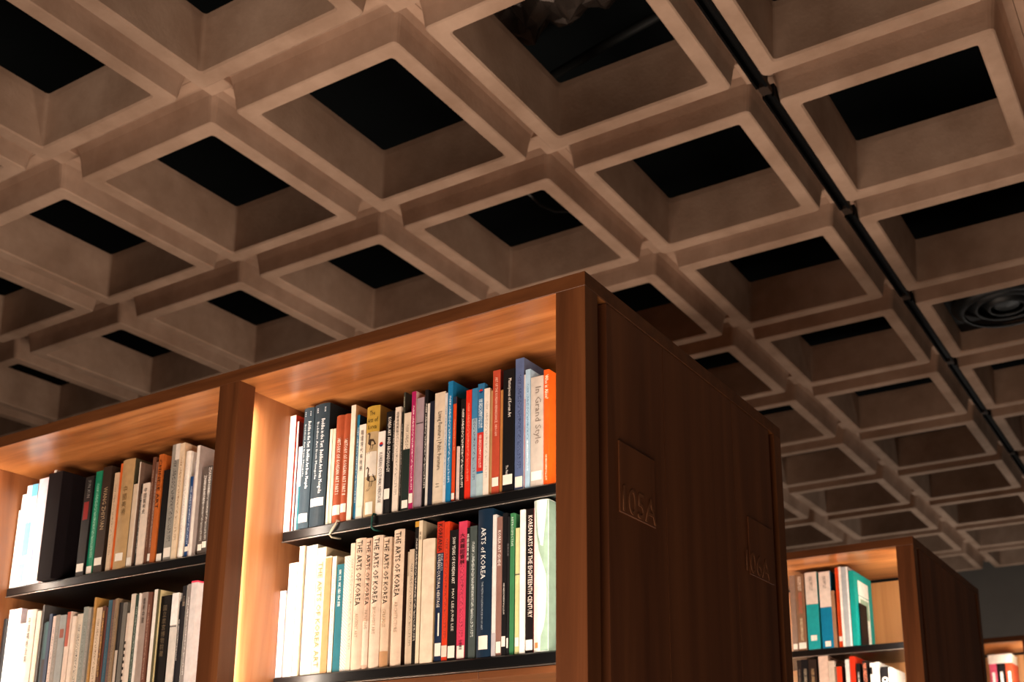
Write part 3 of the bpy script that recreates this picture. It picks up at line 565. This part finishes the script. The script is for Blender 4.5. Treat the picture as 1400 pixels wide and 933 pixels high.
UPPER_NEXT = [
    (-2825.0, -2819.8, 217.1, 'dcd6cc', 'thin white book against left upright', 'leftmost thin white', {}),
    (-2819.2, -2800.7, 260.8, 'd8dada', 'slim taller white book', 'slim white book', {}),
    (-2800.1, -2752.6, 282.8, 'd4dade', 'white book with sky-blue blocks', 'blue-blocked book', {'band': [(0.88, 1, '6ab4dc', 0.45, 1), (0.3, 0.62, '6cb6de', 0.2, 0.75), (0.04, 0.22, '74b8dc', 0.1, 0.6)], 'mk': '4a78a0'}),
    (-2752.0, -2703.6, 294.7, 'd8ccd8', 'lilac book with washed-out pictures', 'lilac picture book', {'band': [(0.55, 0.75, 'f0e4ea', 0.1, 0.7), (0.2, 0.35, '7a8ab0', 0.1, 0.6)], 'P': [(0.2, 0.55, 0.25, 0.75, 'f4f0f4')], 'L': (0.03, 0.14)}),
    (-2701.9, -2689.7, 285.2, 'e0b4b8', 'rose book with pale spine', 'rose book', {'mk': '8a4a58'}),
    (-2689.1, -2678.8, 309, 'ece8e4', 'tall white book behind black case', 'tall white book', {}),
    (-2677.9, -2619.9, 291.4, '150f12', 'thick plain black slipcase', 'black slipcase', {'box': 1, 'dep': -22, 'lift': 0}),
    (-2549.9, -2518.2, 265.9, '191819', 'black book with red picture', 'red-pictured black book', {'T': [('SUN XUN', '8a8a88', 0.04, 0.22, 0.4, 0.4)], 'band': [(0.56, 0.74, '8a1c1c', 0.15, 0.75)], 'L': (0.04, 0.12)}),
    (-2514.5, -2490.2, 276.4, '12805e', 'bright green book', 'bright green book', {'mk': '7ac0a4', 'L': (0.01, 0.08)}),
    (-2483.1, -2450.1, 282.2, '33271f', 'dark brown book with tan title', 'dark brown book', {'T': [('WANG ZHIYUAN', 'b09878', 0.2, 0.6, 0.3, 0.5)], 'L': (0.07, 0.14)}),
    (-2435.2, -2420.2, 258.8, 'cdb496', 'narrow tan book', 'narrow tan book', {'mk': '8a745c'}),
    (-2419.3, -2408.6, 282.4, 'd86428', 'narrow orange book', 'narrow orange book', {}),
    (-2408.0, -2361.1, 287.2, 'b39468', 'broad rounded tan book', 'broad tan book', {'V': ('中國美術', '7a603c', 0.25, 0.52, 0.35), 'L': (0.07, 0.14, 0.6), 'r': 1, 'cov': '4a4634'}),
    (-2360.5, -2343.8, 217.2, 'd8c4ac', 'shorter cream book with label', 'short cream book', {'L': (0.03, 0.12), 'band': [(0, 0.12, 'e6d8c4', 0, 1)]}),
    (-2343.2, -2338.9, 273.5, 'ddd0c0', 'tall cream book with brown cover', 'tall brown-sided book', {'cov': '7a6254'}),
    (-2329.8, -2322.1, 213.1, '1c1b1a', 'thin black book with white dashes', 'dashed black book', {'mk': 'd8d4cc'}),
    (-2320.9, -2297.0, 211.7, 'dfd0c0', 'cream book with dark characters', 'cream character book', {'V': ('中國藝術史', '3a3430', 0.06, 0.38, 0.5)}),
    (-2295.0, -2285.5, 277.6, '6a4636', 'thin brown book', 'thin brown book', {'mk': 'a88a74'}),
    (-2283.2, -2272.8, 263.2, '7a584a', 'mauve brown book', 'mauve brown book', {'mk': 'b09a8c', 'L': (0.03, 0.1)}),
    (-2272.2, -2256.9, 280.3, 'b8622c', 'orange Chinese book, black lettering', 'orange lettered book', {'T': [('CHINESE ART', '241a14', 0.05, 0.6, 0.2, 0.65)], 'cov': 'c2662c'}),
    (-2250.2, -2229.2, 235.7, '121214', 'plain black book with label', 'plain black book', {'L': (0.01, 0.09)}),
    (-2225.8, -2197.4, 298.0, '94928a', 'grey book with white top', 'grey book', {'band': [(0.86, 1, 'd8d4cc', 0.45, 1)], 'mk': '3a3a38', 'L': (0.03, 0.11)}),
    (-2194.9, -2178.2, 295.3, 'ddcaae', 'tall cream book with brown lettering', 'tall lettered cream', {'mk': '94704c', 'cov': 'd0b898'}),
    (-2174.5, -2157.4, 271.2, 'e8e2d8', 'broad white book with faint title', 'white faint-titled book', {'mk': 'b8b0a8', 'r': 1, 'L': (0.02, 0.1)}),
    (-2150.0, -2138.4, 202.4, '1f4478', 'short blue book', 'short blue book', {'mk': 'd8e4f0', 'L': (0.07, 0.13)}),
    (-2137.8, -2132.7, 238.1, 'a69a9c', 'grey lilac book', 'grey lilac book', {'L': (0.06, 0.13)}),
    (-2132.1, -2122.0, 278.3, 'e6e0d8', 'tall white book with grey cover', 'tall grey-sided book', {'cov': '9a8f8a'}),
    (-2111.2, -2107.7, 188.9, 'c8a058', 'thin yellow-edged book', 'thin yellow book', {'dep': 6}),
    (-2107.1, -2091.5, 220.1, '5e554f', 'grey-brown book with white name', 'first grey-brown book', {'T': [('ZHANG HUAN', 'f0ece6', 0.1, 0.42, 0.3, 0.6)], 'L': (0.05, 0.12), 'mk': 'd8d4cc'}),
    (-2090.9, -2074.4, 219.7, '544c48', 'grey-brown book beside right upright', 'second grey-brown book', {'T': [('ZHANG HUAN', 'f0ece6', 0.02, 0.32, 0.3, 0.6)], 'L': (0.07, 0.14), 'mk': 'd8d4cc'}),
]
LOWER_NEXT = [
    (-2829.0, -2811.1, 240.7, '19181a', 'black rounded book at left edge', 'black rounded book', {'r': 1}),
    (-2807.6, -2788.9, 263.3, 'd6d2d4', 'first half of white slipcase pair', 'first white half', {}),
    (-2788.3, -2758.2, 263.9, 'cec8d0', 'second half of white slipcase pair', 'second white half', {'cov': 'd4c8d4'}),
    (-2756.0, -2730.5, 221.5, 'dad4ca', 'short white book', 'short white book', {}),
    (-2729.9, -2691.4, 254.1, 'd6ccbe', 'rounded cream book with handwriting', 'handwritten cream book', {'V': ('中國美術全集', '5a5048', 0.08, 0.55, 0.3), 'r': 1}),
    (-2689.1, -2672.8, 248.0, 'd0c4b2', 'cream book with worn edge', 'worn cream book', {'mk': 'b8a88c'}),
    (-2672.2, -2665.2, 263.3, '5a5654', 'tall thin grey book', 'tall thin grey', {}),
    (-2656.5, -2650.6, 215.2, '1e3a40', 'dark teal book', 'dark teal book', {}),
    (-2650.0, -2636.8, 216.9, '2c5458', 'grey teal book', 'grey-teal book', {'band': [(0, 0.55, '2a2426', 0, 1)]}),
    (-2636.2, -2623.9, 235.2, '2a3850', 'thin navy book', 'thin navy spine', {}),
    (-2622.0, -2609.5, 228.3, 'cdb8ac', 'cream book with grey spots', 'spotted cream book', {'mk': '4a4644'}),
    (-2608.9, -2592.3, 229.9, '847c74', 'stone grey book', 'stone grey book', {'mk': '5a544e'}),
    (-2591.1, -2565.7, 227.4, '8e9290', 'blue grey book with rust patches', 'rust-patched book', {'band': [(0.74, 0.84, '8a4a38', 0.2, 0.8), (0.1, 0.16, '8c5c48', 0.1, 0.7)]}),
    (-2561.6, -2544.1, 233.0, 'd9c4b4', 'cream book with red top', 'red-topped cream', {'band': [(0.62, 1, 'a8503c', 0, 0.7)]}),
    (-2541.2, -2527.5, 220.1, 'e0d0c0', 'thin plain cream book', 'thin plain cream', {}),
    (-2526.9, -2504.7, 224.6, 'd2c4b0', 'cream book with dark dots', 'dotted cream book', {'mk': '3c3834'}),
    (-2504.1, -2485.4, 240.3, '8a9088', 'grey green book', 'grey-green book', {'mk': '5a5e58'}),
    (-2484.8, -2474.3, 237.6, '9a958c', 'pale grey tall book', 'pale grey book', {'mk': '6a645c'}),
    (-2466.1, -2462.6, 190.0, 'cbb8a0', 'low beige book', 'low beige book', {}),
    (-2462.0, -2454.3, 259.9, 'b98a48', 'ochre book with broad ochre cover', 'ochre book', {'cov': 'b58848', 'mk': '6a4a20'}),
    (-2449.6, -2430.3, 232.4, 'd6bfa4', 'beige book with brown drawing', 'beige drawing book', {'mk': '7a5a40'}),
    (-2429.5, -2417.2, 234.8, '5a3826', 'brown book with ochre title', 'ochre-titled brown book', {'P': [(0.25, 0.95, 0.25, 0.75, 'c89840')]}),
    (-2415.7, -2410.4, 230.2, '5c2c24', 'thin maroon book', 'thin maroon book', {}),
    (-2409.8, -2397.1, 248.0, '2e586a', 'blue teal book', 'blue-teal book', {'mk': '16303c'}),
    (-2395.3, -2380.8, 247.4, '6e5044', 'brown-grey book with dark title', 'brown-grey book', {'mk': '2e2420'}),
    (-2380.2, -2370.5, 248.3, '927a5e', 'mottled ochre book', 'mottled ochre book', {'mk': '4a3c30'}),
    (-2367.3, -2353.8, 237.3, '2c2826', 'dark charcoal book', 'dark charcoal book', {'band': [(0, 0.5, 'c8b8a8', 0.1, 0.8)]}),
    (-2352.8, -2338.5, 235.8, '6e6a62', 'olive grey book', 'olive grey book', {}),
    (-2333.6, -2323.1, 207.4, 'd4c2b2', 'beige book with black squares', 'black-squared book', {'squares': 1}),
    (-2322.5, -2308.3, 253.3, 'ddd0c0', 'tall cream book, black behind', 'tall pale cream', {}),
    (-2307.3, -2294.6, 251.3, '34443a', 'dark green book', 'dark green book', {'mk': '98a498'}),
    (-2294.0, -2289.3, 252.4, 'e2dcd4', 'thin bright white book', 'thin bright white', {}),
    (-2288.2, -2266.1, 253.7, 'a09086', 'taupe book with dark characters', 'taupe book', {'V': ('藝術 中國', '3c322c', 0.06, 0.42, 0.4)}),
    (-2265.5, -2252.0, 252.4, '6e4638', 'reddish brown book', 'reddish brown book', {'mk': 'a88470'}),
    (-2241.8, -2229.8, 256.1, 'ece6dc', 'white-edged book with olive cover', 'white-edged book', {'cov': '6a6448'}),
    (-2228.6, -2219.5, 253.1, '545038', 'olive book', 'olive book', {'cov': 'cbbc8c'}),
    (-2217.0, -2183.0, 237.1, '15120f', 'black book with gold characters', 'gold-lettered black book', {'V': ('國立故宮博物院藏', '6a5a44', 0.1, 0.62, 0.4), 'band': [(0, 0.09, 'a02030', 0.6, 1)]}),
    (-2176.7, -2154.3, 239.5, 'cfcac2', 'grey book with bright white top', 'white-topped grey book', {'band': [(0.68, 1, 'f0eeea', 0, 1)], 'line': 0.66}),
    (-2151.0, -2144.2, 218.2, '202024', 'black book with white title strip', 'strip-titled black book', {'P': [(0.35, 0.8, 0.3, 0.8, 'e6e2dc')]}),
    (-2143.6, -2129.8, 253.8, '242326', 'tall black book with tan lettering', 'tan-lettered black book', {'V': ('三國', 'a89684', 0.1, 0.32, 0.5), 'cov': 'd8d4cc'}),
    (-2125.1, -2114.5, 256.0, '8a827e', 'narrow grey book', 'narrow grey book', {'mk': 'e0dcd8'}),
    (-2113.5, -2093.8, 257.8, 'cfc8c6', 'light grey book with pink top', 'pink-topped grey book', {'cov': 'cfc8c6', 'pink': 1}),
]
UPPER_FAR = [
    (-1455.2, -1434.8, 291.7, '8a7466', 'grey-brown book on far case', 'grey-brown far book', {'L': (0.02, 0.09)}),
    (-1433.5, -1399.4, 293.9, '84644c', 'brown book with red and cream title', 'brown titled book', {'P': [(0.78, 0.97, 0.3, 0.7, 'e4d4c0'), (0.48, 0.76, 0.3, 0.7, 'b8442c'), (0.12, 0.42, 0.35, 0.65, 'd8c8a0')], 'L': (0.02, 0.1)}),
    (-1393.7, -1347.3, 296.0, 'dccfc4', 'white book with turquoise lower half', 'turquoise-based book', {'band': [(0, 0.58, '1f9aa0', 0, 1)], 'P': [(0.76, 0.94, 0.35, 0.62, '2a2422')], 'L': (0.11, 0.18, 0.5), 'cov': '1f9aa0'}),
    (-1339.2, -1295.6, 292.1, 'e0d4ca', 'white book with deep blue base', 'blue-based book', {'band': [(0, 0.53, '0f78a0', 0, 1)], 'P': [(0.78, 0.94, 0.35, 0.62, '2a2422')], 'L': (0.02, 0.09, 0.5), 'cov': '0f78a0'}),
    (-1295.0, -1282.1, 215.3, '9a7458', 'thin short brown book', 'thin short brown', {}),
    (-1274.2, -1260.8, 301.9, 'd24a20', 'thin orange red book', 'thin orange-red book', {'L': (0.07, 0.13)}),
    (-1259.6, -1251.3, 302.7, 'ece8e2', 'thin white book', 'thin white far book', {}),
    (-1250.4, -1224.8, 300.5, 'a8b0b4', 'silver grey book', 'silver grey book', {'band': [(0, 1, 'e8e8e6', 0.75, 1)]}),
    (-1222.7, -1203.9, 283.8, '14938c', 'turquoise book with pictured cover', 'turquoise pictured book', {'cover_pic': 1}),
]
LOWER_FAR = [
    (-1444.5, -1428.2, 287.4, '2a201c', 'dark brown book at post', 'dark brown far book', {'mk': '6a5a50'}),
    (-1427.3, -1399.6, 289.3, '141214', 'black book with tan title', 'tan-titled far book', {'mk': 'a89880'}),
    (-1398.3, -1368.7, 287.0, '2c201a', 'brown-black book with gold lettering', 'gold-lettered far book', {'mk': 'a8885c'}),
    (-1358.7, -1321.9, 295.5, 'd2b8a8', 'tall blush cream book', 'tall blush book', {'cov': '8a6a58'}),
    (-1321.3, -1300.2, 274.5, 'c8b8a8', 'shorter cream book', 'shorter cream far book', {}),
    (-1299.6, -1291.7, 252.2, '8a7464', 'plain taupe book', 'plain taupe far book', {}),
    (-1291.1, -1272.1, 251.6, 'd83c1c', 'short bright red book', 'short red far book', {'cov': '4a1210'}),
    (-1257.9, -1241.7, 275.9, 'd8d4d0', 'white book next to red', 'white far book', {}),
    (-1239.6, -1221.5, 285.2, 'c83018', 'tall red book', 'tall red far book', {}),
    (-1217.5, -1203.3, 258.0, '181618', 'black book with white title', 'white-titled far book', {'mk': 'e0dcd4'}),
    (-1194.3, -1175.8, 265.7, '1c1616', 'black book with salmon title', 'salmon-titled far book', {'P': [(0.3, 0.97, 0.15, 0.85, 'e88868')]}),
    (-1166.8, -1149.6, 256.0, 'd8d4ce', 'white book with black patches', 'black-patched far book', {'band': [(0.5, 0.7, '1c1a1a', 0.2, 0.9), (0.84, 0.94, '1c1a1a', 0, 0.5)]}),
    (-1148.7, -1132.9, 257.7, 'bcb8b4', 'grey white book', 'grey-white far book', {}),
    (-1126.7, -1100.5, 239.0, '1a181a', 'black book with white emblem', 'emblem far book', {'ring': 1}),
    (-1099.9, -1089.2, 234.5, 'd0c8be', 'thin pale end book', 'thin pale far book', {}),
]


def spaced(n): return n
def shelf_of_books(rows, ysp, zsh, group, seed):
    rg = random.Random(seed); n = len(rows)
    for k, (x0, x1, h, c, look, short, o) in enumerate(rows):
        if k == 0: lab = '%s, beside the %s' % (look, rows[1][5])
        elif k == n-1: lab = '%s, beside the %s' % (look, rows[k-1][5])
        else: lab = '%s, between %s and %s' % (look, rows[k-1][5], rows[k+1][5])
        B = make_book(x0, x1, h, c, lab, o, ysp, zsh, rg)
        B.e['group'] = group
YS, YS2 = 1.776, Y2+.1696
shelf_of_books(UPPER_NEAR, YS, Z1, 'books on the upper shelf of the near bay', 1)
shelf_of_books(LOWER_NEAR, YS, Z1B, 'books on the lower shelf of the near bay', 2)
shelf_of_books(UPPER_NEXT, YS, zl_left[0], 'books on the upper shelf of the next bay', 3)
shelf_of_books(LOWER_NEXT, YS, zl_left[1], 'books on the lower shelf of the next bay', 4)
shelf_of_books(UPPER_FAR, YS2, z2[0], 'books on the upper shelf of the second case', 5)
shelf_of_books(LOWER_FAR, YS2, z2[1], 'books on the lower shelf of the second case', 6)
# third case: three upright books with a white one lying across their tops
rg = random.Random(9)
zb = .62+CAM_Z
for x0, c, lab in ((-1208, 'c8506a', 'pink book on the third case under a lying white book'), (-1166, '1c1a1a', 'black book on the third case beside the pink one'), (-1124, 'b4482c', 'rust book on the third case at the end of its row')):
    B = make_book(x0, x0+38, 235, c, lab, {'band': [(.2, .8, 'e8e0dc', .3, .7)]}, Y3+.172, zb, rg); B.e['group'] = 'upright books on the third case'
e = thing('book', 'thick white book lying flat across three upright books on the third case', 'book', (-1.21, Y3+.165, zb+.2355))
v, f = box_vf(0, .125, 0, .2, 0, .003, .0005); fix(mesh_obj('cover', v, f, plain('e6ddd2', .5), e))
v, f = box_vf(0, .125, 0, .2, .047, .05, .0005); fix(mesh_obj('cover', v, f, plain('e6ddd2', .5), e))
box('spine', 0, .125, -.002, .003, 0, .05, plain('e6ddd2', .5), e, .001)
box('page_block', .003, .122, .003, .196, .003, .047, PAGES, e, 0)

# black steel bookend against the turquoise book
be_x = UPPER_FAR[-1][1]/1000
be = thing('bookend', 'black steel bookend holding up the turquoise pictured book', 'bookend', (be_x+.001, YS2, z2[0]+.0005))
box('upright_plate', .003, .0055, .035, .125, 0, .165, BLACKM, be, .001)
box('base_plate', .003, .095, .035, .125, 0, .002, BLACKM, be, .0005)
# crossbar on the back of the second case
# ------------------------------------------------------------------ lettering on the spines
dummy = []
for q in TEXTS:
    cu = bpy.data.curves.new('lettering', 'FONT')
    body = q[2]
    if q[1] == 'V': body = '\n'.join(body.replace(' ', '')); cu.space_line = 1.05
    cu.body = body; cu.resolution_u = 1 if q[1] != 'V' else 1
    if q[1] in 'VH': cu.align_x = 'CENTER'
    ob = bpy.data.objects.new('lettering', cu); COL.objects.link(ob); dummy.append(ob)
SIGNS = [('105A', 1.7289, 1.8614, .5515), ('106A', 2.312, 2.4544, .545)]
for s in SIGNS:
    cu = bpy.data.curves.new('lettering', 'FONT'); cu.body = s[0]; cu.extrude = .02; cu.resolution_u = 3
    ob = bpy.data.objects.new('lettering', cu); COL.objects.link(ob); dummy.append(ob)
bpy.context.view_layer.update()
dg = bpy.context.evaluated_depsgraph_get()
meshes = [bpy.data.meshes.new_from_object(o.evaluated_get(dg)) for o in dummy]
for o in dummy: bpy.data.objects.remove(o)
for q, me in zip(TEXTS, meshes):
    B, kind = q[0], q[1]; t, H = B.t, B.H
    xs = [v.co.x for v in me.vertices]; ys = [v.co.y for v in me.vertices]
    if not xs: continue
    ax, bx, ay, by = min(xs), max(xs), min(ys), max(ys)
    me.materials.clear(); me.materials.append(plain(q[3], .5, 0, .05, 'printing_ink'))
    lift = .0012
    if kind == 'T':
        z0, z1, uoff, uh = q[4], q[5], q[6], q[7]
        uh = min(uh, .94-uoff); hh = uh*t
        sx = (z1-z0)*H/(bx-ax); sy = hh/(by-ay)
        if sy > sx*1.5: sy2 = sx*1.5; uoff += (sy-sy2)*(by-ay)/t*.5; sy = sy2
        if sx > sy*1.5: sx = sy*1.5
        for v in me.vertices:
            X = uoff*t + (v.co.y-ay)*sy; v.co = (X, rnd_arc(X/t, B.bulge)-lift, H*(1-z0) - (v.co.x-ax)*sx)
    else:
        z0, z1, uw = q[4], q[5], q[6]
        sx = uw*t/(bx-ax); sy = (z1-z0)*H/(by-ay)
        if sy > sx*1.6: sy = sx*1.6
        for v in me.vertices:
            X = t/2 + (v.co.x-(ax+bx)/2)*sx; v.co = (X, rnd_arc(X/t, B.bulge)-lift, H*(1-z0) - (by-v.co.y)*sy)
    o = bpy.data.objects.new('lettering', me); link(o, B.e)
# carved signs on the end of the large case
PLATES = [(1.717, 1.861, 'flush walnut sign plate lettered 105A, nearer the front upright'), (2.334, 2.485, 'flush walnut sign plate lettered 106A, nearer the rear upright')]
for (body, ya, yb, zb_), (pa, pb, lab), me in zip(SIGNS, PLATES, meshes[len(TEXTS):]):
    t = thing('sign', lab, 'sign', (XE-.0015, pa, .549+CAM_Z), 'sign plates on the end of the large case')
    box('plate', 0, .0035, 0, pb-pa, 0, .137, WOOD_P, t, .0012)
    xs = [v.co.x for v in me.vertices]; ys = [v.co.y for v in me.vertices]
    sx = (yb-ya)/(max(xs)-min(xs)); sy = .05/(max(ys)-min(ys))
    a, b = min(xs), min(ys)
    for v in me.vertices:
        v.co = (.0035 + (v.co.z+.02)*.03, (ya-pa) + (v.co.x-a)*sx, .004 + (v.co.y-b)*sy)
    me.materials.clear(); me.materials.append(plain('7d5238', .45, 0, .1, 'raised_letter'))
    link(bpy.data.objects.new('lettering', me), t)

# ------------------------------------------------------------------ two ties looped over the upper shelf
def tie(x, lean, col, lab):
    z = Z1; y = YF+.1696
    pts = [(x+.004, y+.02, z+.002), (x+.002, y-.003, z+.002), (x, y-.004, z-.006), (x-lean*.5, y-.004, z-.016), (x-lean, y-.004, z-.027), (x-lean, y+.004, z-.031), (x-lean+.002, y+.03, z-.029)]
    o = tube('shelf_tie', pts, .0022, plain(col, .6), None, 8); tag(o, lab, 'tie', 'ties looped over the upper shelf')
    return o
tie(-1.660, .017, 'd8ccb4', 'cream cord tie looped over the black upper shelf edge below rust books')
tie(-1.557, .001, '1f4a42', 'dark green cord tie looped over the black upper shelf edge')
